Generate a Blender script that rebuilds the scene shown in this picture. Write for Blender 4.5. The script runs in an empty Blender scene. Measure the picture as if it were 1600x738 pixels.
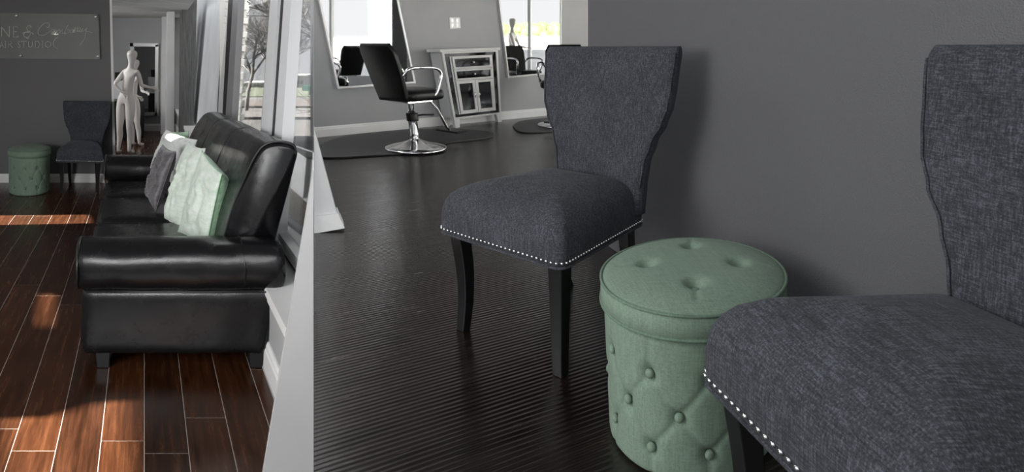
import bpy, bmesh, math, random
from mathutils import Vector, Matrix, noise
random.seed(7)
S = bpy.context.scene
COL = S.collection
# ------------------------------------------------------------------ camera
PX, PY, F = 700.0, 75.0, 840.0            # principal point / focal length on the 1600x738 frame
cam_d = bpy.data.cameras.new('camera'); cam = bpy.data.objects.new('camera', cam_d); COL.objects.link(cam)
cam.location = (0, 0, 1.0); cam.rotation_euler = (math.pi/2, 0, 0)
cam_d.sensor_width = 36; cam_d.sensor_fit = 'HORIZONTAL'; cam_d.lens = F*36/1600
cam_d.shift_x = (800-PX)/1600; cam_d.shift_y = -(369-PY)/1600
cam_d.clip_start = 0.05; cam_d.clip_end = 200
S.camera = cam
# ------------------------------------------------------------------ world, sun, lamps, exposure
S.view_settings.view_transform = 'Standard'; S.view_settings.look = 'None'
S.view_settings.exposure = 0.0; S.view_settings.gamma = 1.0
try: S.view_settings.use_curve_mapping = False
except Exception: pass
W = bpy.data.worlds.new('world'); S.world = W; W.use_nodes = True
wn = W.node_tree; wn.nodes.clear()
def wnode(t, **k):
    n = wn.nodes.new(t)
    for a, b in k.items(): setattr(n, a, b)
    return n
tc = wnode('ShaderNodeTexCoord'); sep = wnode('ShaderNodeSeparateXYZ'); cr = wnode('ShaderNodeValToRGB')
mr = wnode('ShaderNodeMapRange'); bg = wnode('ShaderNodeBackground'); wo = wnode('ShaderNodeOutputWorld')
wn.links.new(tc.outputs['Generated'], sep.inputs[0]); wn.links.new(sep.outputs['Z'], mr.inputs[0])
mr.inputs[1].default_value = -0.3; mr.inputs[2].default_value = 0.7
wn.links.new(mr.outputs[0], cr.inputs[0]); wn.links.new(cr.outputs[0], bg.inputs[0]); wn.links.new(bg.outputs[0], wo.inputs[0])
e = cr.color_ramp.elements
e[0].position = 0.0; e[0].color = (.25, .25, .25, 1); e[1].position = 1.0; e[1].color = (.82, .85, .90, 1)
a = e.new(.16); a.color = (.45, .45, .45, 1); a = e.new(.22); a.color = (1, 1, 1, 1); a = e.new(.36); a.color = (1, 1, 1, 1); a = e.new(.55); a.color = (.93, .95, .98, 1)
bg.inputs[1].default_value = 1.0
SUN_E = math.radians(14)
sd = bpy.data.lights.new('sun', 'SUN'); sun = bpy.data.objects.new('sun', sd); COL.objects.link(sun)
sd.energy = 120; sd.angle = math.radians(.5); sd.color = (1, .93, .84)
SUN_D = Vector((math.cos(SUN_E), 0, -math.sin(SUN_E)))
sun.rotation_euler = SUN_D.to_track_quat('-Z', 'Y').to_euler(); sun.location = (-10, 2, 5)
def area(name, loc, target, sx, sy, power, col=(1, 1, 1)):
    d = bpy.data.lights.new(name, 'AREA'); d.shape = 'RECTANGLE'; d.size = sx; d.size_y = sy; d.energy = power; d.color = col
    o = bpy.data.objects.new(name, d); COL.objects.link(o); o.location = loc
    o.rotation_euler = (Vector(target)-Vector(loc)).to_track_quat('-Z', 'Y').to_euler()
    return o
area('window_light_salon', (4.9, 4.2, 1.5), (0, 6.6, .8), 2.4, 1.8, 90)
area('window_light_lounge', (-1.5, .5, 1.5), (1.0, 2.0, .5), 1.3, 1.1, 30)
area('fill_light_waiting', (-3.6, -.6, 1.25), (-3.4, 5.5, -.1), 2.0, 1.0, 105)  # added lamp behind the camera, brightens the waiting room
area('fill_light_far', (-6.6, 7.3, 1.2), (-5.2, 9.0, .0), 1.2, .8, 40)  # added lamp hidden behind the dark wall, lifts the far room

area('fill_light_outside', (-1.75, 6.6, 3.6), (-1.9, 6.4, -.75), 1.0, 4.5, 150)  # added overhead lamp, stands in for sky light on the shaded sidewalk

# ------------------------------------------------------------------ projection and mesh helpers
ZR, ZL = 0.0, -0.65                        # floor levels: lounge (right) and lower waiting room (left)
def P(x, y, Y): return Vector(((x-PX)*Y/F, Y, 1-(y-PY)*Y/F))
def onfloor(x, y, z=0.0):
    Y = (1-z)*F/(y-PY); return P(x, y, Y)
def onplane(x, y, p0, n):
    d = Vector(((x-PX)/F, 1, -(y-PY)/F)); o = Vector((0, 0, 1)); t = (Vector(p0)-o).dot(n)/d.dot(n); return o+d*t
def tag(o, label=None, cat=None, group=None, kind=None):
    if label: o['label'] = label
    if cat: o['category'] = cat
    if group: o['group'] = group
    if kind: o['kind'] = kind
    return o
def thing(name, loc, label, cat, group=None):
    o = bpy.data.objects.new(name, None); COL.objects.link(o); o.location = loc; o.empty_display_size = .05
    return tag(o, label, cat, group)
def org(o):
    v = Vector((0, 0, 0))
    while o: v += Vector(o.location); o = o.parent
    return v
def obj(name, vf, mat, parent=None, smooth=True, bevel=0, seg=2, sub=0, auto=None, loc=None, label=None):
    """vf = (verts, faces) in world coordinates"""
    verts, faces = vf
    if parent is not None: O = org(parent)
    elif loc is not None: O = Vector(loc)
    else: O = Vector((0, 0, 0))
    me = bpy.data.meshes.new(name); me.from_pydata([tuple(Vector(v)-O) for v in verts], [], faces)
    bm = bmesh.new(); bm.from_mesh(me); bmesh.ops.recalc_face_normals(bm, faces=bm.faces); bm.to_mesh(me); bm.free()
    me.materials.append(mat)
    o = bpy.data.objects.new(name, me); COL.objects.link(o)
    if parent is not None: o.parent = parent
    else: o.location = O
    for p in me.polygons: p.use_smooth = smooth
    if bevel:
        m = o.modifiers.new('bevel', 'BEVEL'); m.width = bevel; m.segments = seg; m.limit_method = 'ANGLE'; m.angle_limit = math.radians(40)
    if sub:
        m = o.modifiers.new('sub', 'SUBSURF'); m.levels = sub; m.render_levels = sub
    if smooth and (bevel or auto):
        me.set_sharp_from_angle(angle=math.radians(auto or 45)) if hasattr(me, 'set_sharp_from_angle') else None
    if label: o['label'] = label
    return o
def join(*vfs):
    V, Fc = [], []
    for v, f in vfs:
        n = len(V); V += [Vector(p) for p in v]; Fc += [tuple(i+n for i in q) for q in f]
    return V, Fc
def xf(vf, fn): return [fn(Vector(v)) for v in vf[0]], vf[1]
def box(x0, x1, y0, y1, z0, z1):
    V = [Vector((x, y, z)) for z in (z0, z1) for x, y in ((x0, y0), (x1, y0), (x1, y1), (x0, y1))]
    return V, [(0, 3, 2, 1), (4, 5, 6, 7), (0, 1, 5, 4), (1, 2, 6, 5), (2, 3, 7, 6), (3, 0, 4, 7)]
def prism(pts, ext):
    n = len(pts); e = Vector(ext); V = [Vector(p) for p in pts]+[Vector(p)+e for p in pts]
    return V, [tuple(range(n))[::-1], tuple(range(n, 2*n))]+[(i, (i+1) % n, n+(i+1) % n, n+i) for i in range(n)]
def polyprism(pts2, z0, z1): return prism([(x, y, z0) for x, y in pts2], (0, 0, z1-z0))
def loft(rings, caps=True, closed=True):
    n = len(rings[0]); V = [Vector(p) for r in rings for p in r]; Fc = []
    for k in range(len(rings)-1):
        for i in range(n if closed else n-1):
            j = (i+1) % n; Fc.append((k*n+i, k*n+j, (k+1)*n+j, (k+1)*n+i))
    if caps: Fc += [tuple(range(n))[::-1], tuple(range((len(rings)-1)*n, len(rings)*n))]
    return V, Fc
def tube(path, r, n=10, closed=False, up=None, flat=1.0):
    path = [Vector(p) for p in path]; m = len(path); rings = []; prev = None
    for i, p in enumerate(path):
        if closed: t = path[(i+1) % m]-path[i-1]
        else: t = path[min(i+1, m-1)]-path[max(i-1, 0)]
        t.normalize()
        if prev is None:
            a = Vector(up) if up else (Vector((0, 0, 1)) if abs(t.z) < .9 else Vector((1, 0, 0)))
        else: a = prev
        s = (a-t*a.dot(t))
        if s.length < 1e-6: s = t.orthogonal()
        s.normalize(); b = t.cross(s); prev = s
        rr = r(i/(m-1)) if callable(r) else r
        rings.append([p+s*(rr*math.cos(q))+b*(rr*flat*math.sin(q)) for q in [2*math.pi*k/n for k in range(n)]])
    if closed: rings.append(rings[0][:]); return loft(rings, caps=False)
    return loft(rings)
def lathe(prof, c, n=48):
    c = Vector(c); rings = [[c+Vector((r*math.cos(2*math.pi*k/n), r*math.sin(2*math.pi*k/n), z)) for k in range(n)] for r, z in prof]
    return loft(rings)
def sphere(c, r, n=10, m=6, sc=(1, 1, 1)):
    c = Vector(c); rings = []
    for j in range(1, m):
        t = math.pi*j/m
        rings.append([c+Vector((r*sc[0]*math.sin(t)*math.cos(q), r*sc[1]*math.sin(t)*math.sin(q), -r*sc[2]*math.cos(t))) for q in [2*math.pi*k/n for k in range(n)]])
    return loft(rings)
def smoothpath(pts, k=6):
    pts = [Vector(p) for p in pts]; out = []
    for i in range(len(pts)-1):
        p0 = pts[max(i-1, 0)]; p1 = pts[i]; p2 = pts[i+1]; p3 = pts[min(i+2, len(pts)-1)]
        for j in range(k):
            t = j/k; out.append(.5*((2*p1)+(p2-p0)*t+(2*p0-5*p1+4*p2-p3)*t*t+(3*p1-p0-3*p2+p3)*t**3))
    out.append(pts[-1]); return out
def interp(tab, z):
    if z <= tab[0][0]: return tab[0][1]
    for (a, b), (c, d) in zip(tab, tab[1:]):
        if z <= c:
            t = (z-a)/(c-a); t = t*t*(3-2*t); return b+(d-b)*t
    return tab[-1][1]
def rrect(hw, hd, r, n=6, cx=0, cy=0):
    out = []
    for sx, sy, a0 in ((1, 1, 0), (-1, 1, 90), (-1, -1, 180), (1, -1, 270)):
        for k in range(n+1):
            q = math.radians(a0+90*k/n); out.append((cx+sx*(hw-r)+r*math.cos(q), cy+sy*(hd-r)+r*math.sin(q)))
    return out
# ------------------------------------------------------------------ materials
def mat(name, col, rough=.6, metal=0, spec=.5, coat=0, build=None, sheen=0):
    m = bpy.data.materials.new(name); m.use_nodes = True; nt = m.node_tree; b = nt.nodes['Principled BSDF']
    b.inputs['Base Color'].default_value = (*col, 1); b.inputs['Roughness'].default_value = rough
    b.inputs['Metallic'].default_value = metal; b.inputs['Specular IOR Level'].default_value = spec
    b.inputs['Coat Weight'].default_value = coat; b.inputs['Sheen Weight'].default_value = sheen
    if build: build(nt, b)
    return m
class NT:
    def __init__(s, nt): s.nt = nt
    def n(s, t, ins=None, **k):
        o = s.nt.nodes.new(t)
        for a, b in k.items(): setattr(o, a, b)
        for a, b in (ins or {}).items():
            if hasattr(b, 'is_linked') or isinstance(b, bpy.types.NodeSocket): s.nt.links.new(b, o.inputs[a])
            else: o.inputs[a].default_value = b
        return o
    def m(s, op, a, b=0.0, c=0.0): 
        return s.n('ShaderNodeMath', {0: a, 1: b, 2: c}, operation=op).outputs[0]
    def ramp(s, f, els, interp='LINEAR'):
        o = s.n('ShaderNodeValToRGB', {0: f}); o.color_ramp.interpolation = interp; e = o.color_ramp.elements
        e[0].position = els[0][0]; e[0].color = (*els[0][1], 1); e[1].position = els[-1][0]; e[1].color = (*els[-1][1], 1)
        for p, c in els[1:-1]: x = e.new(p); x.color = (*c, 1)
        return o.outputs[0]
    def bump(s, b, h, strength=.3, dist=.01):
        o = s.n('ShaderNodeBump', {'Height': h, 'Strength': strength, 'Distance': dist}); s.nt.links.new(o.outputs[0], b.inputs['Normal'])
    def coord(s): return s.n('ShaderNodeTexCoord').outputs['Object']
    def noise(s, vec, scale, detail=3, rough=.5): return s.n('ShaderNodeTexNoise', {'Vector': vec, 'Scale': scale, 'Detail': detail, 'Roughness': rough}).outputs['Fac']
    def mapping(s, vec, sc=(1, 1, 1), rot=(0, 0, 0)): return s.n('ShaderNodeMapping', {'Vector': vec, 'Scale': sc, 'Rotation': rot}).outputs[0]
def paint(name, col, rough=.55, bump=.12, scale=160, var=.12):
    def f(nt, b):
        t = NT(nt); c = t.coord(); h = t.noise(c, scale, 2); t.bump(b, h, bump, .004)
        v = t.noise(c, 1.3, 3); k = tuple(x*(1-var) for x in col); l = tuple(min(1, x*(1+var)) for x in col)
        nt.links.new(t.ramp(v, [(.3, k), (.7, l)]), b.inputs['Base Color'])
    return mat(name, col, rough, build=f)
def linen(name, col, lo, hi, fine=1.0, rough=.9, rot=0.0):
    def f(nt, b):
        t = NT(nt); c = t.coord()
        rz = (0, 0, rot)
        a = t.noise(t.mapping(c, (330*fine, 330*fine, 12*fine), rz), 1, 2, .6); d = t.noise(t.mapping(c, (12*fine, 330*fine, 330*fine), rz), 1, 2, .6)
        g = t.noise(t.mapping(c, (330*fine, 12*fine, 330*fine), rz), 1, 2, .6); h = t.noise(c, 9*fine, 3, .6)
        s = t.m('MULTIPLY_ADD', t.m('ADD', t.m('ADD', a, d), t.m('ADD', g, t.m('MULTIPLY', h, .35))), .2985, 0)
        nt.links.new(t.ramp(s, [(.40, tuple(x*lo for x in col)), (.5, col), (.60, tuple(x*hi for x in col))]), b.inputs['Base Color'])
        t.bump(b, s, .35, .002)
    return mat(name, col, rough, spec=.2, build=f, sheen=.05)
def leather(name, col):
    def f(nt, b):
        t = NT(nt); c = t.coord(); v = t.n('ShaderNodeTexVoronoi', {'Vector': c, 'Scale': 230.0}).outputs['Distance']
        w = t.noise(c, 7, 4, .6); s = t.m('ADD', t.m('MULTIPLY', v, .12), t.m('MULTIPLY', w, 1.0)); t.bump(b, s, .22, .012)
        sc = t.noise(t.mapping(c, (9, 9, 30), (.4, .3, .8)), 3, 6, .75)
        r = t.ramp(t.noise(c, 14, 5, .7), [(.35, (.17,)*3), (.7, (.31,)*3)]); nt.links.new(r, b.inputs['Roughness'])
        nt.links.new(t.ramp(sc, [(.55, col), (.72, tuple(x*1.6+.001 for x in col))]), b.inputs['Base Color'])
    return mat(name, col, .32, spec=.36, build=f)
def planks(name, kdir, width, length, cols, seam, rough, ridged=False, coat=0, joint_y=False):
    """kdir: dX/dY of plank direction; boards of real width laid in staggered rows"""
    def f(nt, b):
        t = NT(nt); c = t.coord(); s = t.n('ShaderNodeSeparateXYZ', {0: c})
        dx, dy = kdir; L = math.hypot(dx, dy); dx /= L; dy /= L
        u = t.m('ADD', t.m('MULTIPLY', s.outputs[0], dy), t.m('MULTIPLY', s.outputs[1], -dx))     # across
        v = t.m('ADD', t.m('MULTIPLY', s.outputs[0], dx), t.m('MULTIPLY', s.outputs[1], dy))      # along
        if joint_y: v = s.outputs[1]
        un = t.m('DIVIDE', u, width); row = t.m('FLOOR', un); fu = t.m('SUBTRACT', un, row)
        rn = t.n('ShaderNodeTexWhiteNoise', {'W': row}, noise_dimensions='1D').outputs[0]
        vn = t.m('ADD', t.m('DIVIDE', v, length), t.m('MULTIPLY', rn, 7.3)); cell = t.m('FLOOR', vn); fv = t.m('SUBTRACT', vn, cell)
        idv = t.n('ShaderNodeCombineXYZ', {0: row, 1: cell}).outputs[0]
        wn_ = t.n('ShaderNodeTexWhiteNoise', {'Vector': idv}, noise_dimensions='2D').outputs[0]
        grain_v = t.n('ShaderNodeCombineXYZ', {0: t.m('MULTIPLY', u, 30), 1: t.m('MULTIPLY', v, 2.2), 2: t.m('MULTIPLY', wn_, 40)}).outputs[0]
        gr = t.noise(grain_v, 1.6, 6, .65)
        fac = t.m('ADD', t.m('MULTIPLY', gr, .8), t.m('MULTIPLY', wn_, .2))
        colr = t.ramp(fac, [(.32, cols[0]), (.55, cols[1]), (.8, cols[2])])
        sw = .0013/width; sl = .0016/length
        e1 = t.m('LESS_THAN', t.m('MINIMUM', fu, t.m('SUBTRACT', 1, fu)), sw); e2 = t.m('LESS_THAN', fv, sl)
        ed = t.m('MAXIMUM', e1, e2)
        mx = t.n('ShaderNodeMix', {0: ed, 6: colr, 7: (*seam, 1)}, data_type='RGBA'); nt.links.new(mx.outputs[2], b.inputs['Base Color'])
        if ridged:
            wob = t.noise(t.n('ShaderNodeCombineXYZ', {0: t.m('MULTIPLY', u, 9), 1: t.m('MULTIPLY', v, 1.3), 2: row}).outputs[0], 1.0, 3)
            ph = t.m('ADD', t.m('MULTIPLY', u, 2*math.pi/.0155), t.m('MULTIPLY', wob, 5))
            h = t.m('MULTIPLY', t.m('SINE', ph), .5); h2 = t.m('ADD', h, t.m('MULTIPLY', gr, .7)); h3 = t.m('SUBTRACT', h2, t.m('MULTIPLY', ed, 2))
            t.bump(b, h3, .6, .0012)
        else:
            t.bump(b, t.m('ADD', gr, t.m('MULTIPLY', ed, -1)), .12, .004)
        rr = t.ramp(gr, [(.3, (rough*.8,)*3), (.8, (rough*1.3,)*3)]); nt.links.new(rr, b.inputs['Roughness'])
    return mat(name, cols[1], rough, spec=.9 if ridged else .5, coat=coat, build=f)
M = {}
M['charcoal_wall'] = paint('charcoal_wall', (.105, .105, .110), .6, .5, 260, .05)
M['charcoal_left'] = paint('charcoal_left', (.115, .113, .118), .6, .1, 260, .05)
M['grey_wall'] = paint('grey_wall', (.33, .335, .34), .6, .4, 240, .05)
M['pale_wall'] = paint('pale_wall', (.60, .60, .60), .6, .1)
M['panel_pale'] = paint('panel_pale', (.80, .83, .85), .5, .02)
M['pillar'] = paint('pillar', (.46, .46, .46), .6, .05)
M['trim_white'] = paint('trim_white', (.72, .72, .71), .4, .02)
M['alu'] = mat('alu', (.80, .81, .82), .4, .1)
M['alu_dark'] = mat('alu_dark', (.27, .27, .28), .45, .1)
M['black_gasket'] = mat('black_gasket', (.008, .008, .009), .5)
M['linen_charcoal'] = linen('linen_charcoal', (.038, .041, .048), .5, 2.2, 1.0)
M['linen_charcoal_turned'] = linen('linen_charcoal_turned', (.038, .041, .048), .5, 2.2, 1.0, rot=.78)
M['linen_green'] = linen('linen_green', (.170, .235, .178), .82, 1.18, .9)
M['green_piping'] = linen('green_piping', (.12, .18, .13), .8, 1.2, .9)
M['black_wood'] = mat('black_wood', (.006, .006, .007), .35)
M['chrome'] = mat('chrome', (.82, .82, .83), .12, 1)
M['nail'] = mat('nail', (.85, .85, .85), .2, 1)
M['leather'] = leather('leather', (.006, .006, .007))
M['leather_pipe'] = mat('leather_pipe', (.012, .012, .013), .3)
M['vinyl'] = mat('vinyl', (.005, .005, .006), .34, spec=.3)
M['rubber_mat'] = paint('rubber_mat', (.012, .012, .013), .45, .1, 90)
M['mirror'] = mat('mirror', (.90, .91, .92), .02, 1)
M['silver_frame'] = mat('silver_frame', (.60, .60, .60), .35, .3)
M['black_glass'] = mat('black_glass', (.10, .10, .105), .08, 1)
M['cab_edge'] = paint('cab_edge', (.62, .62, .61), .35, .03)
M['mannequin'] = mat('mannequin', (.74, .70, .67), .35)
M['floor_left'] = planks('floor_left', (-.565, 1), .158, 1.25, [(.014, .005, .002), (.040, .0135, .005), (.088, .032, .0115)], (.30, .27, .25), .25, joint_y=True)
M['floor_right'] = planks('floor_right', (1818, 840), .125, 1.1, [(.003, .0018, .0014), (.008, .0046, .0036), (.017, .009, .006)], (.002, .0015, .0015), .23, True)
M['ceiling'] = paint('ceiling_tile', (.55, .55, .54), .8, .1)
M['concrete'] = paint('concrete', (.72, .71, .69), .9, .3, 60)
M['pavement_far'] = paint('pavement_far', (.06, .059, .057), .9, .3, 60)
M['asphalt'] = paint('asphalt', (.036, .036, .036), .9, .4, 90)
M['mulch'] = paint('mulch', (.032, .021, .016), .95, .8, 60, .3)
M['grass'] = paint('grass', (.030, .048, .012), .95, .8, 60, .3)
M['brick_white'] = paint('brick_white', (.72, .71, .68), .8, .5, 60)
M['bark'] = paint('bark', (.06, .058, .055), .9, .5, 60)
M['hedge'] = paint('hedge', (.035, .075, .012), .9, .8, 25, .5)
M['building'] = paint('building', (.28, .28, .29), .8, .1)
M['teal'] = mat('teal', (.02, .28, .20), .6)
M['red'] = mat('red', (.45, .04, .04), .6)
def gravel(nt, b):
    t = NT(nt); c = t.coord(); v = t.n('ShaderNodeTexVoronoi', {'Vector': c, 'Scale': 60.0}); nt.links.new(t.ramp(v.outputs['Distance'], [(.1, (.55, .50, .42)), (.6, (.16, .14, .11))]), b.inputs['Base Color']); t.bump(b, v.outputs['Distance'], .8, .02)
M['gravel'] = mat('gravel', (.4, .36, .3), .9, build=gravel)
def glassf(nt, b):
    t = NT(nt); g = t.n('ShaderNodeBsdfGlossy', {'Roughness': .0}); tr = t.n('ShaderNodeBsdfTransparent', {'Color': (.95, .96, .97, 1)})
    fr = t.n('ShaderNodeFresnel', {'IOR': 1.45}); mx = t.n('ShaderNodeMixShader', {0: t.m('MULTIPLY', fr.outputs[0], .6), 1: tr.outputs[0], 2: g.outputs[0]})
    nt.links.new(mx.outputs[0], nt.nodes['Material Output'].inputs[0])
M['glass'] = mat('glass', (1, 1, 1), .0, build=glassf)
def signf(nt, b):
    t = NT(nt); g = t.n('ShaderNodeBsdfGlossy', {'Roughness': .03}); tr = t.n('ShaderNodeBsdfTransparent', {'Color': (.88, .90, .88, 1)}); df = t.n('ShaderNodeBsdfDiffuse', {'Color': (.30, .31, .29, 1)})
    m1 = t.n('ShaderNodeMixShader', {0: .30, 1: tr.outputs[0], 2: df.outputs[0]}); m2 = t.n('ShaderNodeMixShader', {0: .13, 1: m1.outputs[0], 2: g.outputs[0]})
    nt.links.new(m2.outputs[0], nt.nodes['Material Output'].inputs[0])
M['sign_glass'] = mat('sign_glass', (1, 1, 1), .0, build=signf)
M['etch'] = mat('etch', (.50, .50, .47), .5)
def velvet(name, col, hi):
    def f(nt, b):
        t = NT(nt); c = t.coord(); w = t.noise(t.mapping(c, (9, 9, 22), (.6, .2, .3)), 1.6, 5, .62)
        nt.links.new(t.ramp(w, [(.36, col), (.62, hi)]), b.inputs['Base Color'])
        g = t.noise(t.mapping(c, (400, 400, 60)), 1, 2); t.bump(b, t.m('ADD', t.m('MULTIPLY', w, 2.0), t.m('MULTIPLY', g, .1)), .3, .008)
    return mat(name, col, .45, build=f, sheen=.5)
M['mint'] = velvet('mint_velvet', (.58, .69, .57), (.76, .82, .75))
M['mint_deep'] = velvet('mint_deep', (.26, .47, .28), (.42, .62, .43))
M['silver_cloth'] = velvet('silver_cloth', (.60, .64, .60), (.80, .82, .79))
M['pleat'] = velvet('pleat', (.055, .050, .054), (.12, .11, .12))
def tilef(nt, b):
    t = NT(nt); c = t.coord(); br = t.n('ShaderNodeTexBrick', {'Vector': c, 'Scale': 1.0, 'Mortar Size': .012, 'Brick Width': .6, 'Row Height': .6, 'Color1': (.62, .62, .61, 1), 'Color2': (.58, .58, .57, 1), 'Mortar': (.85, .85, .84, 1)}, offset=0.0)
    nt.links.new(br.outputs[0], b.inputs['Base Color'])
M['ceiling'] = mat('ceiling_tiles', (.6, .6, .6), .9, build=tilef)
def darkwp(nt, b):
    t = NT(nt); c = t.coord(); w = t.noise(t.mapping(c, (60, 60, 3)), 1, 5, .7)
    nt.links.new(t.ramp(w, [(.35, (.05, .05, .05)), (.65, (.13, .13, .128))]), b.inputs['Base Color']); t.bump(b, w, .5, .01)
M['dark_panel'] = mat('dark_panel', (.1, .1, .1), .6, build=darkwp)

# ================================================================== SETTING
def struct(name, vf, m, **k):
    o = obj(name, vf, m, smooth=False, **k); o['kind'] = 'structure'; return o
def cut_at_divide(*os):
    for o in os:                      # end the piece at the plane between the two rooms
        bm = bmesh.new(); bm.from_mesh(o.data); n = Vector((1, .2515, 0)).normalized(); c = -org(o)
        r_ = bmesh.ops.bisect_plane(bm, geom=bm.verts[:]+bm.edges[:]+bm.faces[:], plane_co=c, plane_no=n, clear_outer=True)
        ed = [e_ for e_ in r_['geom_cut'] if isinstance(e_, bmesh.types.BMEdge)]
        if ed: bmesh.ops.contextual_create(bm, geom=ed)
        bm.to_mesh(o.data); bm.free()
KB = -.25                                   # the plane X = KB*Y divides the two rooms
XW = lambda Y: .637-.565*Y                  # foot of the window wall of the waiting room
# --- right room (lounge)
struct('floor_lounge', polyprism([(-.12, -3), (-.12, .48), (KB*6.2, 6.2), (.2, 7.6), (4.5, 10.2), (8.5, 10.2), (8.5, -3)], -.72, 0), M['floor_right'])
FW0 = Vector((-1.486, 6.0, 0)); FW1 = Vector((1.524, 8.0, 0)); fdir = (FW1-FW0).normalized(); fnor = Vector((fdir.y, -fdir.x, 0))
fe = FW0+fdir*-.012; fz = FW0+fdir*6.5
struct('wall_salon', prism([fe, fz, fz+Vector((0, 0, 2.6)), fe+Vector((0, 0, 2.6))], -fnor*.12), M['grey_wall'])
def bb_profile(p0, p1, nor, h, t, z0):
    prof = [(0, 0), (t, 0), (t, h*.72), (t*.75, h*.80), (t*.75, h*.88), (t*.35, h), (0, h)]
    return loft([[Vector((p.x, p.y, z0))+Vector(nor)*a+Vector((0, 0, b)) for a, b in prof] for p in (p0, p1)])
struct('baseboard_salon', bb_profile(fe, fz, fnor, .115, .018, 0), M['trim_white'])
DW = lambda Y: .765-.235*(Y-2.9)
struct('wall_lounge', polyprism([(DW(2.92), 2.92), (DW(-1.5), -1.5), (DW(-1.5)+.12, -1.5), (DW(2.92)+.13, 2.92)], 0, 2.6), M['charcoal_wall'])
struct('ceiling_lounge', polyprism([(KB*.6, .6), (KB*6.1, 6.1), (.2, 7.6), (4.0, 10.1), (6.0, 10.1), (6.0, .6)], 2.6, 2.7), M['alu_dark'])
# partition end on the left of the lounge
pe = [P(490.8, 201, 2.95), P(527, 337, 2.95), P(527, 357, 2.95), P(490.8, 366, 2.92)]
struct('wall_partition', prism(pe, (-.0335, .13, 0)), M['pale_wall'])
pb = [P(490.8, 339, 2.90), P(528.5, 334, 2.93), P(532, 343, 2.93), P(534, 346, 2.93), P(538.5, 357, 2.93), P(490.8, 365.5, 2.90)]
struct('baseboard_partition', prism(pb, (-.03, .12, 0)), M['trim_white'])
# window wall of the salon, seen in the mirrors: sill wall, posts and the bright outdoors
WX = 5.6
struct('window_1', join(box(WX, WX+.08, 1.2, 9.9, 0, .28), box(WX, WX+.08, 1.2, 9.9, 2.35, 2.6), *[box(WX-.02, WX+.09, y-.035, y+.035, .28, 2.35) for y in (1.2, 2.55, 3.9, 5.25, 6.6, 7.95, 9.9)]), M['alu'])
struct('ground_salon_side', ([(6.2, -14, -.1), (16.5, -14, 1.5), (30, -14, 1.5), (30, 22, 1.5), (16.5, 22, 1.5), (6.2, 22, -.1), (6.2, -14, -.4), (30, -14, -.4), (30, 22, -.4), (6.2, 22, -.4)], [(0, 1, 4, 5), (1, 2, 3, 4), (6, 7, 8, 9), (0, 1, 2, 7, 6), (5, 4, 3, 8, 9), (0, 5, 9, 6), (2, 3, 8, 7)]), M['concrete'])
hv = []
rh = random.Random(3)
for i in range(520):
    c = Vector((17.3+rh.uniform(-.6, .6), rh.uniform(1, 12), rh.uniform(1.4, 1.95))); hv.append(sphere(c, rh.uniform(.16, .3), 7, 5))
tag(obj('hedge', join(*hv), M['hedge']), 'long green hedge outdoors seen only reflected in the salon mirrors', 'hedge')
# --- left room (waiting area, lower floor)
struct('floor_waiting', polyprism([(-6.4, -1), (.0, -1), (-.02, .3), (-.48, 1.92), (XW(10.8), 10.8), (-9.5, 10.8), (-9.5, 6.6), (-6.4, 6.6)], ZL-.1, ZL), M['floor_left'])
struct('ceiling_waiting', polyprism([(-6.4, 1.2), (-.38, 1.2), (-.6, 1.92), (XW(10.8)+.12, 10.8), (-10, 10.8), (-10, 6.5), (-6.4, 6.5)], 1.6, 1.7), M['ceiling'])
BY = 6.6
cx0 = P(172.5, 2, BY).x; cx1 = P(179, 270, BY).x
zt, zb = P(0, 2, BY).z, P(0, 270, BY).z
topx = cx0+(cx0-cx1)/(zt-zb)*(1.6-zt); botx = cx1+(cx1-cx0)/(zb-zt)*(ZL-zb)*-1
botx = cx1+(cx1-cx0)*((zb-ZL)/(zt-zb))
struct('wall_waiting', prism([(-6.4, BY, ZL), (botx, BY, ZL), (topx, BY, 1.6), (-6.4, BY, 1.6)], (-.085, .14, 0)), M['charcoal_left'])
struct('trim_1', prism([(botx-.012, BY-.008, ZL), (botx+.022, BY-.008, ZL), (topx+.022, BY-.008, 1.6), (topx-.004, BY-.008, 1.6)], (-.10, .16, 0)), M['trim_white'])
struct('baseboard_waiting', bb_profile(Vector((-6.4, BY, 0)), Vector((botx-.012, BY, 0)), (0, -1, 0), .105, .018, ZL), M['trim_white'])
FY = 10.7
struct('wall_far', box(-10, XW(FY)+.6, FY, FY+.1, ZL, 1.6), M['grey_wall'])
struct('baseboard_far', bb_profile(Vector((-10, FY, 0)), Vector((XW(FY)+.3, FY, 0)), (0, -1, 0), .14, .02, ZL), M['trim_white'])
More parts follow.
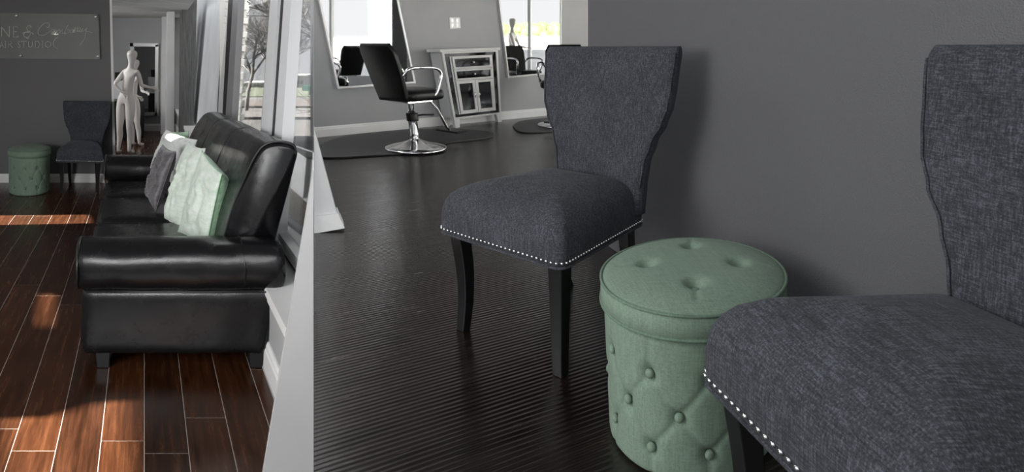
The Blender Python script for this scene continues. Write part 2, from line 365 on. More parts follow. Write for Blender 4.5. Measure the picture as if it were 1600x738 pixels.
# added unseen wall on the left, openings cut to shape the sun patches
LX = -6.3
def sunproj(p):
    p = Vector(p); t = (p.x-LX)/SUN_D.x; q = p-SUN_D*t; return (q.y, q.z)
holes = []
def fl(x, y): return onfloor(x, y, ZL)
holes.append([fl(-8, 738+22), fl(-8, 655), fl(70, 652), fl(110, 640), fl(140, 630), fl(212, 624), fl(212, 760)])
holes.append([fl(-60, 353), fl(-60, 337.5), fl(143, 335.5), fl(148, 349)])
holes.append([fl(60, 452), fl(92, 462), fl(86, 505), fl(74, 532), fl(62, 520), fl(52, 500)])
holes.append([P(262, 205, 4.7), P(278, 212, 4.5), P(272, 222, 4.5), P(262, 215, 4.6)])
holes.append([P(296, 226, 3.75), P(318, 222, 3.75), P(318, 238, 3.75), P(292, 246, 3.75)])
import itertools
def wall_with_holes(name, y0, y1, z0, z1, hl, m):
    cv = bpy.data.curves.new(name, 'CURVE'); cv.dimensions = '2D'; cv.fill_mode = 'BOTH'; cv.extrude = .04
    for pl in [[(y0, z0), (y1, z0), (y1, z1), (y0, z1)]]+hl:
        sp = cv.splines.new('POLY'); sp.points.add(len(pl)-1); sp.use_cyclic_u = True
        for i, (a_, b_) in enumerate(pl): sp.points[i].co = (a_, b_, 0, 1)
    o = bpy.data.objects.new(name+'_src', cv); COL.objects.link(o)
    bpy.context.view_layer.update(); me = bpy.data.meshes.new_from_object(o.evaluated_get(bpy.context.evaluated_depsgraph_get()))
    bpy.data.objects.remove(o); me.materials.clear(); me.materials.append(m)
    w = bpy.data.objects.new(name, me); COL.objects.link(w)
    w.matrix_world = Matrix(((0, 0, 1, LX), (1, 0, 0, 0), (0, 1, 0, 0), (0, 0, 0, 1))); w['kind'] = 'structure'; return w
wall_with_holes('wall_sun_mask', -2.8, 6.6, ZL, 4.2, [[sunproj(p) for p in h] for h in holes], M['pale_wall'])
struct('wall_far_side', box(-10, -9.9, 6.6, 10.7, ZL, 4.2), M['grey_wall'])
struct('wall_jog', box(-10, -6.3, 6.62, 6.72, ZL, 4.2), M['grey_wall'])
# lower part of the window wall: wall, baseboard, sill
def wallband(o0, o1, z0, z1, Y0=2.10, Y1=10.7):
    return prism([(XW(Y0)+o0, Y0, z0), (XW(Y0)+o1, Y0, z0), (XW(Y0)+o1, Y0, z1), (XW(Y0)+o0, Y0, z1)], (XW(Y1)-XW(Y0), Y1-Y0, 0))
wn2 = Vector((-1, -.565, 0)).normalized()
struct('wall_window', wallband(0, .26, ZL, -.27), M['grey_wall'])
struct('baseboard_window', bb_profile(Vector((XW(2.1), 2.1, 0)), Vector((XW(10.7), 10.7, 0)), wn2, .15, .02, ZL), M['trim_white'])
struct('trim_2', join(wallband(-.012, .24, -.29, -.26), wallband(-.022, .24, -.26, -.215)), M['trim_white'])
WP0 = Vector((.847, 0, .1)); WPN = Vector((1, .565, -.09)).normalized()          # glazing plane, leaning slightly outward
def wq(*pix): return [onplane(x, y, WP0, WPN) for x, y in pix]
def wplate(name, pix, m, t=.05, off=0, parent=None):
    pts = [p+WPN*off for p in wq(*pix)]
    return struct(name, prism(pts, WPN*t), m) if parent is None else obj(name, prism(pts, WPN*t), m, parent, smooth=False)
def WPt(Y, z): return Vector((.847-.565*Y+.09*(z-.1), Y, z))
def wrail(Y0, Y1, z0, z1, t=.06, off=0): return prism([WPt(Y0, z0)+WPN*off, WPt(Y1, z0)+WPN*off, WPt(Y1, z1)+WPN*off, WPt(Y0, z1)+WPN*off], WPN*t)
struct('window_2', join(wrail(2.5, 5.3, -.175, -.11, .06, -.02), wrail(2.5, 5.3, 1.5, 1.6)), M['trim_white'])
struct('trim_3', wrail(2.5, 5.3, -.215, -.175, .05, 0), M['black_gasket'])
def bar(name, tx0, tx1, bx0, bx1, yt, yb, m, t=.05, off=0): return wplate(name, [(tx0, yt), (tx1, yt), (bx1, yb), (bx0, yb)], m, t, off)
bar('window_3', 306, 352, 297, 336, -12, 262, M['panel_pale'], .05)
bar('trim_4', 351, 352, 336, 337, -12, 262, M['black_gasket'], .02, -.012)
bar('trim_5', 352, 359, 337, 345, -12, 262, M['alu'], .05, -.01)
bar('trim_6', 359, 366, 345, 349, -12, 262, M['black_gasket'], .05, -.012)
bar('trim_7', 366, 375, 349, 359, -12, 262, M['alu_dark'], .06, -.01)
bar('trim_8', 429, 434.5, 398, 403, -12, 425, M['alu_dark'], .07, -.03)
bar('trim_9', 434.5, 447, 403, 417, -12, 425, M['alu'], .07, -.05)
bar('trim_10', 447, 454, 417, 424, -12, 425, M['black_gasket'], .06, -.03)
bar('trim_11', 454, 466, 424, 437, -12, 425, M['alu'], .07, -.04)
struct('window_4', join(wrail(2.5, 5.1, -.11, 1.5, .006, .03)), M['glass'])
# leaning grey pillar at the right edge of the waiting room
pp = [P(490.2, 262, 2.05), P(490.2, 262, 1.95)]
struct('trim_13', prism([P(489.6, 268, 2.02), P(489.6, 760, 2.02), P(408, 760, 2.02), P(473.5, 369, 2.02)], (-.02, .07, 0)), M['pillar'])
# far columns
def fplate(name, pix, Y, m, t=.1, kind=True):
    return struct(name, prism([P(x, y, Y) for x, y in pix], (-.565*t, t, 0)), m)
fplate('trim_14', [(284.5, -5), (308, -5), (300, 300), (281.5, 300)], 8.4, M['dark_panel'], .5)
fplate('trim_15', [(262, -5), (273, -5), (271, 330), (258, 330)], 8.9, M['pale_wall'], .4)
fplate('trim_16', [(253, 25), (262, 22), (261, 215), (251, 213)], 10.3, M['pale_wall'], .3)
# ---------- outdoors on the window side
ZO = -.75
def ostrip(name, y0, y1, m, dz=0.0, x0=-16, kind='structure'):
    Ya = (1-ZO)*F/(y0-PY); Yb = (1-ZO)*F/(y1-PY)
    xl = lambda Y: max(x0, XW(Y)+.3) if Y < 10.7 else x0
    v = polyprism([(xl(Yb), Yb), (KB*Yb, Yb), (KB*Ya, Ya), (xl(Ya), Ya)] if Ya < 10.7 or Yb > 10.7 else [(xl(Yb), Yb), (KB*Yb, Yb), (KB*Ya, Ya), (xl(Ya), Ya), (x0, 10.8), (XW(10.7)+.3, 10.7)], ZO-.1, ZO+dz)
    return struct(name, v, m)
ostrip('sidewalk', 238, 470, M['concrete'], .0)
ostrip('road_near', 186, 238, M['asphalt'], -.02)
ostrip('kerb', 181, 186, M['pavement_far'], .05)
ostrip('road_side', 169, 181, M['pavement_far'], .0)
ostrip('mulch_bed', 159, 169, M['mulch'], .06)
ostrip('road_far', 152, 159, M['pavement_far'], .0)
ostrip('lawn', 136, 152, M['grass'], .03)
g0 = [P(443, 278, 1), P(490, 278, 1)]
def gpt(x, y, z=ZO): return onfloor(x, y, z)
struct('gravel_bed', prism([gpt(418, 268), gpt(447, 290), gpt(489.5, 330), gpt(489.5, 372), gpt(450, 345), gpt(422, 320)], (0, 0, .025)), M['gravel'])
struct('kerb_bed', prism([gpt(422, 320), gpt(450, 345), gpt(489.5, 372), gpt(489.5, 382), gpt(450, 353), gpt(422, 328)], (0, 0, .04)), M['alu_dark'])
# white painted brick pier outside the glass
bv = []
for k in range(30):
    z0 = -.60+k*.082; lean = .045*z0; o_ = 0.0 if k % 2 else -.03
    a = P(358, 75, 6.2).x+lean; bv.append(box(a-.12, a+.075+o_, 6.2, 6.45, z0, z0+.072))
bv.append(box(P(358, 75, 6.2).x-.12, P(358, 75, 6.2).x+.02, 6.22, 6.43, -.75, 1.65))
tag(obj('brick_pier', join(*bv), M['brick_white'], bevel=.006, smooth=False), 'white painted brick pier outside the window behind the sofa', 'pier')
# bare trees
def bare_tree(px_, ybase, Y, h, seed, label):
    r = random.Random(seed); base = P(px_, 75, Y); base.z = ZO; parts = []
    def grow(p, d, L, rad, lev):
        n = 4; path = [p.copy()]; q = p.copy(); dd = d.copy()
        for i in range(n):
            dd = (dd+Vector((r.uniform(-.18, .18), r.uniform(-.18, .18), r.uniform(-.08, .12)))).normalized(); q = q+dd*(L/n); path.append(q.copy())
        parts.append(tube(path, lambda t: rad*(1-.45*t), 5 if lev > 1 else 8))
        if lev >= 5: return
        nb = 5 if lev < 2 else 4
        for i in range(nb):
            f = r.uniform(.35, 1.0); st = path[min(n, int(f*n)+0)]
            ax = Vector((r.uniform(-1, 1), r.uniform(-1, 1), r.uniform(-.25, .8))).normalized()
            nd = (dd*.75+ax*.85).normalized(); grow(st, nd, L*r.uniform(.55, .8), max(rad*.55, .003), lev+1)
    grow(base, Vector((.02, 0, 1)), h*.36, h*.010, 0)
    t = obj('bare_tree', join(*parts), M['bark'], loc=base); return tag(t, label, 'tree', 'bare street trees outside the window')
bare_tree(385, 150, 15.0, 5.6, 5, 'bare tree outside the narrow pane beside the brick pier')
bare_tree(500, 150, 12.5, 6.6, 9, 'bare tree outside, filling the pane right of the white mullion')
bare_tree(428, 150, 18.5, 6.4, 21, 'bare tree farthest from the window, behind the other two')
# distant buildings, hedge, sign
def fbox(name, x0, x1, y0, y1, Y, dep, m, par=None, **k):
    a, b_ = P(x0, y1, Y), P(x1, y0, Y); return obj(name, box(a.x, b_.x, Y, Y+dep, a.z, b_.z), m, par, smooth=False, **k)
bt = thing('office_building', (P(458, 140, 23.2).x, 23.2, ZO), 'distant grey flat-roofed building across the road', 'building')
fbox('wall', 448, 476, 120, 142, 23.2, 1.5, M['building'], bt); fbox('roof', 446, 478, 118, 120.5, 23.1, 1.7, M['alu_dark'], bt)
for k in range(4): fbox('window', 450+k*6.5, 454+k*6.5, 126, 132, 23.15, .1, M['black_gasket'], bt)
ws = thing('white_warehouse', (P(410, 140, 23.4).x, 23.4, ZO), 'distant low pale building seen between the brick pier and mullion', 'building')
fbox('wall', 380, 447, 131, 142, 23.4, 1.0, M['building'], ws); fbox('roof', 379, 447, 129, 131.5, 23.3, 1.2, M['pale_wall'], ws)
sg = thing('street_sign', (P(481, 150, 19.5).x, 19.5, ZO), 'green sign board on a dark foot at the lawn edge', 'sign')
fbox('sign_board', 472, 489.4, 134, 142, 19.5, .1, M['teal'], sg); fbox('post', 482, 488, 142, 154, 19.55, .1, M['alu_dark'], sg)
def bush(x, y, Y, r_, label):
    c = P(x, y, Y); rr = random.Random(int(x)); v = [sphere(c+Vector((rr.uniform(-r_, r_), rr.uniform(-r_, r_), rr.uniform(0, r_*1.2))), r_*.5, 7, 5) for _ in range(22)]
    tag(obj('bush', join(*v), M['hedge']), label, 'bush')
# outdoor white handrail near the glass
hr = thing('handrail', gpt(478, 311), 'white railing outside just beyond the window glass', 'railing')
b0 = onfloor(474, 309, ZO); b0t = P(481, 241, b0.y)
obj('post', prism([P(473, 312, b0.y), P(481, 315, b0.y), P(486, 246, b0.y), P(478.5, 246, b0.y)], (0, .05, 0)), M['trim_white'], hr, smooth=False)
obj('rail', prism([P(459, 229, b0.y), P(489.5, 239, b0.y), P(489.5, 250, b0.y), P(478, 247, b0.y), P(459, 234, b0.y)], (0, .06, 0)), M['trim_white'], hr, smooth=False)

cut_at_divide(*[o for o in COL.objects if o.type == 'MESH' and o.name.split('.')[0] in ('wall_window', 'baseboard_window', 'trim_2', 'window_2', 'trim_3', 'window_4', 'trim_8', 'trim_9', 'trim_10', 'trim_11', 'rail', 'post')])
# ================================================================== FURNITURE
# --- accent chair ------------------------------------------------------------
def accent_chair(Fc, U, V, z0, label, k=1.0, rake=.10, topb=0, bh=1.0, backa=0.0, cloth=None, crown=0.0):
    cloth = cloth or M['linen_charcoal']
    """Fc front-centre point on the floor; U, V plan vectors per metre of width and depth"""
    U = Vector((U[0], U[1], 0)); V = Vector((V[0], V[1], 0)); Fc = Vector((Fc[0], Fc[1], z0))
    mp = lambda a, b, z: Fc+U*(a*k)+V*(b*k)+Vector((0, 0, z*k))
    t = thing('accent_chair', Fc+V*(.25*k), label, 'chair', 'matching charcoal accent chairs')
    # seat outline (front wider than rear)
    out = []
    for x, y in rrect(.24, .25, .028, 5, 0, .25):
        w = 1-.20*(y/.5)**1.3 if y > 0 else 1; out.append((x*w, y-.018*(1-(x/.24)**2)*(1 if y < .25 else -.3)))
    def ring(s, z, cr_=0): return [mp(x*s, .25+(y-.25)*s, z) for x, y in out]
    prof = [(.96, .345), (1.0, .350), (1.012, .38), (1.012, .415), (1.0, .44), (.978, .463), (.935, .483+crown*.1), (.86, .501+crown*.35), (.7, .521+crown*.7), (.5, .536+crown*.9), (.25, .545+crown), (.02, .548+crown)]
    obj('seat', loft([ring(s, z) for s, z in prof]), cloth, t)
    # welt and nailheads along the lower edge
    n = len(out); obj('piping', tube([mp(x*1.006, .25+(y-.25)*1.006, .352) for x, y in out], .0045*k, 6, closed=True), cloth, t)
    pl = [mp(x*1.014, .25+(y-.25)*1.014, .368) for x, y in out]+[mp(out[0][0]*1.014, .25+(out[0][1]-.25)*1.014, .368)]
    nv = []; acc = 0; cen = mp(0, .25, .368)
    dist = 0; step = .0165*k; nxt = 0
    for i in range(len(pl)-1):
        a, b_ = pl[i], pl[i+1]; L = (b_-a).length; pos = 0
        while nxt <= dist+L:
            q = a+(b_-a)*((nxt-dist)/L); loc = (q-Fc); bb = out[i][1]
            if not (bb > .44 and abs(out[i][0]) < .17): nv.append(sphere(q, .0048*k, 8, 5))
            nxt += step
        dist += L
    obj('nailhead_trim', join(*nv), M['nail'], t)
    # back: flared outline, gently winged
    hwt = [(.40, .165), (.50, .170), (.58, .178), (.66, .200), (.73, .232), (.79, .250), (.86, .257), (.97, .264), (1.03, .266)]
    rings = []; zs = [.40+.02*i for i in range(29)]+[.972*1.0, .985, .993, .997]
    edge = []
    for z in zs:
        if z > 1.0: continue
        hw = interp(hwt, z); th = .036; s = 1
        if z > .97: s = max(.2, 1-((z-.97)/.03)**2*.55)
        ringp = []
        for x, y in rrect(hw-(1-s)*.012, th*s, min(.03*s, th*s*.95), 5):
            f = x/hw; b = .455+rake*(z-.42)+.10*max(0, z-.42)**2+y-.045*f*f*(.3+.7*(z-.4)/.6)+topb
            ringp.append(mp(x+backa, b, z*bh+(.010*f*f if z > .9 else 0)))
        rings.append(ringp)
    obj('backrest', loft(rings), cloth, t)
    for sgn in (-1, 1):
        pth = []
        for z in [.50+.02*i for i in range(25)]:
            hw = interp(hwt, z); b = .455+rake*(z-.42)+.10*max(0, z-.42)**2-.034-.045*.94*(.3+.7*(z-.4)/.6)+topb; pth.append(mp(sgn*(hw-.006)+backa, b+.006, z*bh))
        obj('back_piping', tube(pth, .003*k, 6), cloth, t)
    # legs
    for sgn in (-1, 1):
        rg = []
        for i in range(9):
            f = i/8; z = .35*(1-f); w = .024-.008*f; a = sgn*(.198-.012*math.sin(f*2.6)); b = .045+.012*math.sin(f*3.0)+.01*f
            rg.append([mp(a+x, b+y, z) for x, y in ((w, w), (-w, w), (-w, -w), (w, -w))])
        obj('leg', loft(rg), M['black_wood'], t, smooth=False, bevel=.003*k)
    for sgn in (-1, 1):
        rg = []
        for i in range(9):
            f = i/8; z = .36*(1-f); w = .021-.006*f; a = sgn*(.155-.005*f); b = .455+.012*f+.085*f*f
            rg.append([mp(a+x, b+y, z) for x, y in ((w, w), (-w, w), (-w, -w), (w, -w))])
        obj('leg', loft(rg), M['black_wood'], t, smooth=False, bevel=.003*k)
    return t
# chair beside the ottoman, in the lounge
a0 = Vector((-.030, 1.90)); a1 = Vector((.332, 1.567)); v1 = Vector((.425, .385))
U1 = (a1-a0)/.48; V1 = v1/.5
accent_chair(((a0+a1)/2), U1, V1, 0, 'charcoal linen accent chair behind the green ottoman, whole chair in view', topb=.02, backa=.05, cloth=M['linen_charcoal_turned'])
# chair cut by the right edge
b0_ = Vector((.500, 1.055)); b1_ = Vector((.56, .60)); v2 = Vector((.50, .07))
accent_chair(((b0_+b1_)/2), (b1_-b0_)/.48, v2/.5, 0, 'charcoal linen accent chair nearest the camera, cut off by the right edge', topb=.0, backa=.045, crown=.022)
# --- ottoman ------------------------------------------------------------------
def ottoman(C, r, h, z0, shear, label, rot=0, taper=.04, lid=.062):
    C = Vector((C[0], C[1], z0)); t = thing('ottoman', C, label, 'ottoman', 'matching green tufted ottomans')
    mp = lambda x, y, z: C+Vector((x+shear*y, y, z))
    hb = h-lid-.01; rows = [(.20*hb, 0), (.46*hb, .5), (.73*hb, 0)]; nb = 10; btn = []
    for zz, off in rows:
        for k in range(nb): btn.append((rot+2*math.pi*(k+off)/nb, zz))
    btop = [(rot+2*math.pi*k/nb, hb*1.0) for k in range(0)]
    def seg(px_, pz, a, b_):
        ax, az = a; bx, bz = b_; dx, dz = bx-ax, bz-az; L = dx*dx+dz*dz; u = max(0, min(1, ((px_-ax)*dx+(pz-az)*dz)/L)); return math.hypot(px_-ax-u*dx, pz-az-u*dz)
    arc = lambda a: r*a
    segs = []
    da = 2*math.pi/nb
    for i, (a, z) in enumerate(btn):
        ri = i//nb
        if ri < 2:
            zn = rows[ri+1][0]
            segs.append(((a*r, z), ((a+da/2)*r, zn))); segs.append(((a*r, z), ((a-da/2)*r, zn)))
        if ri == 2: segs.append(((a*r, z), (a*r, hb*.99)))
        if ri == 0: segs.append(((a*r, z), (a*r, .01)))
    per = 2*math.pi*r
    N, MZ = 180, 64; rings = []
    for j in range(MZ+1):
        f = j/MZ; z = hb*f; rg = []
        for i in range(N):
            q = 2*math.pi*i/N; best = 9; bd = 9
            for (a, b_) in segs:
                if abs(z-(a[1]+b_[1])/2) > .1: continue
                for o_ in (-per, 0, per):
                    if abs(q*r+o_-a[0]) < .14: best = min(best, seg(q*r+o_, z, a, b_))
            for a, zz in btn:
                d = abs((q-a+math.pi) % (2*math.pi)-math.pi)*r; bd = min(bd, math.hypot(d, z-zz))
            rad = r*(1-taper*(1-f))-.013*math.exp(-(bd/.02)**2)-.0045*math.exp(-(best/.0065)**2)
            if f < .04: rad -= .012*(1-f/.04)**2
            if f > .97: rad -= .006*((f-.97)/.03)
            rg.append(mp(rad*math.cos(q), rad*math.sin(q), z))
        rings.append(rg)
    obj('body', loft(rings), M['linen_green'], t)
    for a, zz in btn:
        rad = r*(1-taper*(1-zz/hb))-.008; c = Vector((rad*math.cos(a), rad*math.sin(a), zz)); nrm = Vector((math.cos(a), math.sin(a), 0)); s = nrm.cross(Vector((0, 0, 1)))
        rg = [[c+nrm*d+s*(R_*math.cos(q))+Vector((0, 0, R_*math.sin(q))) for q in [2*math.pi*k/12 for k in range(12)]] for R_, d in ((.010, -.003), (.0115, .003), (.010, .007), (.006, .0095), (.001, .0102))]
        obj('button', xf(loft(rg), lambda p: mp(*p)), M['linen_green'], t)
    # lid with cushion top and four tufts
    rl = r*1.035; z1 = hb+.006
    tf = [(.5*rl*math.cos(rot+.5+k*math.pi/2), .5*rl*math.sin(rot+.5+k*math.pi/2)) for k in range(4)]
    rings = []
    for R_, z in ((rl*.97, z1), (rl, z1+.006), (rl*1.003, z1+.03), (rl, z1+lid-.012), (rl*.985, z1+lid-.004)):
        rings.append([mp(R_*math.cos(2*math.pi*i/N), R_*math.sin(2*math.pi*i/N), z) for i in range(N)])
    for j in range(1, 40):
        R_ = rl*.985*(1-j/40.0); rg = []
        for i in range(N):
            q = 2*math.pi*i/N; x, y = R_*math.cos(q), R_*math.sin(q); u = R_/rl
            z = z1+lid-.004+.028*(1-u**4)
            d = min(math.hypot(x-a, y-b_) for a, b_ in tf); z -= .026*math.exp(-(d/.022)**2)
            dl = min(seg(x, y, tf[k], tf[(k+2) % 4]) for k in (0, 1)) if False else 9
            for k in range(4):
                a, b_ = tf[k]; L = math.hypot(a, b_); dl = min(dl, seg(x, y, (a, b_), (a/L*rl*.8, b_/L*rl*.8)))
            z -= .004*math.exp(-(dl/.007)**2)
            rg.append(mp(x, y, z))
        rings.append(rg)
    ld = obj('lid', loft(rings), M['linen_green'], t)
    for zz, R_ in ((z1+lid-.004, rl*.998), (z1+.003, rl*1.0)):
        obj('piping', tube([mp(R_*math.cos(2*math.pi*i/90), R_*math.sin(2*math.pi*i/90), zz) for i in range(90)], .004, 6, closed=True), M['green_piping'], ld)
    for a, b_ in tf:
        obj('button', xf(lathe([(.010, -.004), (.011, .002), (.008, .006), (.001, .007)], (a, b_, z1+lid-.002), 12), lambda p: mp(*p)), M['linen_green'], ld)
    return t
ottoman((.662, 1.452), .239, .405, 0, .42, 'green tufted round storage ottoman between the two large charcoal chairs', rot=4.22, taper=.065)
# --- black sofa -----------------------------------------------------------------
KS = -.575
SF = lambda a, b, z: Vector((-1.86+KS*(b-2.72)+a, b, z))
B0, B1 = 2.70, 5.12
sofa = thing('sofa', SF(.5, 3.9, ZL), 'long black leather sofa with rolled arms below the window', 'sofa')
def grid_surf(fn, nu, nv, closed_u=True):
    V = [fn(i/nu, j/(nv)) for j in range(nv+1) for i in range(nu)]
    rings = [V[j*nu:(j+1)*nu] for j in range(nv+1)]; return loft(rings)
def section_loft(sec, a0, a1, na, bmap, bulge=0.0, endr=.03):
    """sec = list of (b,z) closed outline, lofted along a; ends rounded"""
    cb = sum(s[0] for s in sec)/len(sec); cz = sum(s[1] for s in sec)/len(sec); rings = []
    ts = [0, .25, .6, 1]; al = [a0+endr*(1-math.cos(t*math.pi/2))*1.0 for t in ts]
    stops = [(a0, .80), (a0+endr*.15, .90), (a0+endr*.5, .97), (a0+endr, 1)]+[(a0+endr+(a1-a0-2*endr)*i/na, 1) for i in range(1, na)]+[(a1-endr, 1), (a1-endr*.5, .97), (a1-endr*.15, .90), (a1, .80)]
    for a, s in stops: rings.append([bmap(a, cb+(b-cb)*s, cz+(z-cz)*s) for b, z in sec])
    return loft(rings)
def ell(cb, cz, rb, rz, n=28, p=2.0):
    o = []
    for k in range(n):
        q = 2*math.pi*k/n; c, s = math.cos(q), math.sin(q); o.append((cb+rb*math.copysign(abs(c)**(2/p), c), cz+rz*math.copysign(abs(s)**(2/p), s)))
    return o
def wr(amp, sc, seed):
    def f(p): d = noise.noise_vector(Vector((p.x*sc+seed, p.y*sc, p.z*sc))); return p+d*amp
    return f
def arm(cb, side):
    ar = obj('arm', xf(section_loft(ell(cb, -.128, .135, .124, 32, 2.4), -.03, 1.04, 26, SF, endr=.05), wr(.006, 7, side)), M['leather'], sofa)
    pn = ell(cb+.012*side, -.40, .112, .172, 32, 6)
    def pm(a, b, z):
        f = (z+.57)/.35; aa = .035+(a-.035)*(1-.075*(1-f)) if a > .5 else a+.02*(1-f)*0
        return SF(aa, b, z)
    obj('arm_panel', xf(section_loft(pn, .0, 1.02, 26, pm, endr=.035), wr(.005, 6, side+3)), M['leather'], sofa)
    pth = [SF(-.025, cb+.135*math.cos(q), -.128+.124*math.sin(q)) for q in [math.pi*2*k/32 for k in range(32)]]
    obj('arm_piping', tube([p+Vector((.012, 0, 0)) for p in pth], .006, 6, closed=True), M['leather_pipe'], sofa)
    pth = [SF(.83, cb+.1365*math.cos(q), -.128+.1255*math.sin(q)) for q in [math.pi*2*k/40 for k in range(40)]]
    obj('arm_seam', tube(pth, .0035, 5, closed=True), M['leather_pipe'], sofa)
    obj('arm_seam', tube([SF(a, cb-.118*1, -.232) for a in (.03, .3, .6, .98)], .004, 5), M['leather_pipe'], sofa)
arm(2.83, 1); arm(5.02, -1)
# seat base and three seat cushions
obj('seat_base', prism([SF(.05, 2.9, -.56), SF(.95, 2.9, -.56), SF(.95, 2.9, -.33), SF(.05, 2.9, -.33)], SF(0, 4.95, 0)-SF(0, 2.9, 0)), M['leather'], sofa, bevel=.02)
cb_ = [2.94, 3.74, 4.36, 4.92]
for i in range(3):
    s0, s1 = cb_[i]+.004, cb_[i+1]-.004; cm = (s0+s1)/2; hb_ = (s1-s0)/2
    rings = []
    for sc_, z in ((.93, -.35), (.985, -.34), (1, -.31), (1, -.25), (.985, -.225), (.94, -.208), (.8, -.197), (.5, -.188), (.1, -.186)):
        rings.append([SF(.43+(x)*sc_*1.0, cm+y*(sc_ if sc_ > .9 else sc_), z) for x, y in rrect(.43, hb_, .05, 6)])
    sc0 = obj('seat_cushion', xf(loft(rings), wr(.008, 5, i*3)), M['leather'], sofa)
    obj('piping', tube([SF(.43+x*1.0, cm+y, -.232) for x, y in rrect(.432, hb_, .05, 6)], .0045, 6, closed=True), M['leather_pipe'], sc0)
# backrest: cross-section swept along the length, sloping a little down to the far end
bsec = [(.66, -.50), (.72, -.2), (.763, -.03), (.81, .13), (.87, .28), (.915, .38), (.955, .445), (.99, .475), (1.03, .488), (1.08, .489), (1.125, .478), (1.148, .455), (1.150, .42), (1.135, .36), (1.09, .18), (1.035, -.03), (.98, -.30), (.94, -.50)]
def bpt(a, b, z, s=1.0):
    f = (b-2.9)/2.2; ca, cz = .95, 0; a = ca+(a-ca)*s; z = cz+(z-cz)*s
    return SF(a-.05*f, b, z-(.10*f*max(0, z+.1)/.6))
def sm2(sec, k=3): return [(p.x, p.y) for p in smoothpath([Vector((x, y, 0)) for x, y in sec], k)]
bs = sm2(bsec, 3)
stops = [(2.905, .955), (2.912, .975), (2.925, .992), (2.945, 1.0)]
nseg = 60
for i in range(1, nseg): stops.append((2.945+(5.14-2.945)*i/nseg, 1.0))
stops += [(5.14, 1.0), (5.165, .985), (5.175, .95)]
rings = []
for b, s in stops:
    g = min(abs(b-3.72), abs(b-4.42)); s2 = s-(.010*math.exp(-(g/.018)**2))
    rings.append([bpt(a, b, z, s2) for a, z in bs])
obj('backrest', xf(loft(rings), wr(.007, 4.5, 11)), M['leather'], sofa)
obj('back_piping', tube([bpt(a, 2.925, z, 1.003) for a, z in bs[3:-3]], .007, 7), M['leather_pipe'], sofa)
for g in (3.72, 4.42): obj('back_seam', tube([bpt(a, g, z, .992) for a, z in bs[6:36]], .003, 5), M['leather_pipe'], sofa)
for a, b in ((.11, 2.80), (.90, 2.80), (.11, 5.02), (.90, 5.02)):
    rg = [[SF(a+x*s, b+y*s, z) for x, y in ((.04, .04), (-.04, .04), (-.04, -.04), (.04, -.04))] for z, s in ((ZL, .78), (-.54, 1))]
    obj('foot', loft(rg), M['black_wood'], sofa, smooth=False, bevel=.004)
# --- cushions ----------------------------------------------------------------------
def pillow(name, TL, TR, BR, BL, th, m, label, seed, m2=None, pleats=0, amp=.010, asym=0.0):
    """TL,TR,BR,BL world corners (far top, near top, near bottom, far bottom)"""
    nrm = (TR-TL).cross(BL-TL).normalized(); C = (TL+TR+BR+BL)/4
    N = 34
    def pt(u, v, side):
        s, t_ = (u+1)/2, (v+1)/2; pin = .07
        uu = u*(1-pin*(1-v*v)); vv = v*(1-pin*(1-u*u)); s, t_ = (uu+1)/2, (vv+1)/2
        p = (TL*(1-s)+TR*s)*t_+(BL*(1-s)+BR*s)*(1-t_)
        d = th/2*(1+asym*side)*max(0, (1-u**4)*(1-v**4))**.55
        w = amp*noise.noise(Vector((u*2.2+seed, v*2.2, side)))*1.5+amp*.5*noise.noise(Vector((u*5+seed, v*7, side*3)))
        q = p+nrm*side*(d+w*(1-u*u)*(1-v*v)*2)
        if pleats: q += nrm*side*.006*math.sin(v*pleats)*(1-u*u)
        return q
    V, Fc = [], []
    o = []
    for side, mm in ((1, m), (-1, m2 or m)):
        base = len(V); V += [pt(-1+2*i/N, -1+2*j/N, side) for j in range(N+1) for i in range(N+1)]
        Fc += [(base+j*(N+1)+i, base+j*(N+1)+i+1, base+(j+1)*(N+1)+i+1, base+(j+1)*(N+1)+i) for j in range(N) for i in range(N)]
    o = obj(name, (V, Fc), m, loc=C); me = o.data
    if m2:
        me.materials.append(m2)
        for i, p in enumerate(me.polygons): p.material_index = 0 if i < N*N else 1
    bm = bmesh.new(); bm.from_mesh(me); bmesh.ops.remove_doubles(bm, verts=bm.verts, dist=.0004); bmesh.ops.recalc_face_normals(bm, faces=bm.faces); bm.to_mesh(me); bm.free()
    tag(o, label, 'cushion', 'throw cushions on the sofa')
    pp_ = [pt(-1+2*i/24, -1, 0) for i in range(24)]+[pt(1, -1+2*i/24, 0) for i in range(24)]+[pt(1-2*i/24, 1, 0) for i in range(24)]+[pt(-1, 1-2*i/24, 0) for i in range(24)]
    obj('piping', tube(pp_, .003, 5, closed=True), m, o)
    return o
pillow('throw_cushion', P(316, 235, 3.50), P(347, 272, 3.16), P(322, 394, 3.10), P(278, 362, 3.40), .15, M['mint_deep'], 'pale mint velvet cushion nearest the camera, leaning on the sofa back', 1, M['mint'], asym=.6)
pillow('throw_cushion', P(296, 221, 4.0), P(321, 232, 3.72), P(284, 362, 3.62), P(257, 345, 3.80), .12, M['silver_cloth'], 'crumpled silvery mint cushion second from the camera, behind the nearest one', 5, M['mint'], amp=.014)
pillow('throw_cushion', P(254, 226, 4.2), P(275, 237, 3.98), P(243, 331, 3.88), P(228, 306, 4.08), .10, M['pleat'], 'dark grey pleated cushion in front of the pale ones', 9, pleats=60)
pillow('throw_cushion', P(260, 203, 4.82), P(308, 219, 4.32), P(282, 300, 4.25), P(235, 262, 4.6), .12, M['silver_cloth'], 'silvery grey cushion behind the dark pleated one', 14, amp=.014)
pillow('throw_cushion', P(270, 206, 5.0), P(295, 205, 4.72), P(285, 262, 4.66), P(255, 255, 4.84), .08, M['mint_deep'], 'green cushion farthest along the sofa, only its top edge showing', 19)
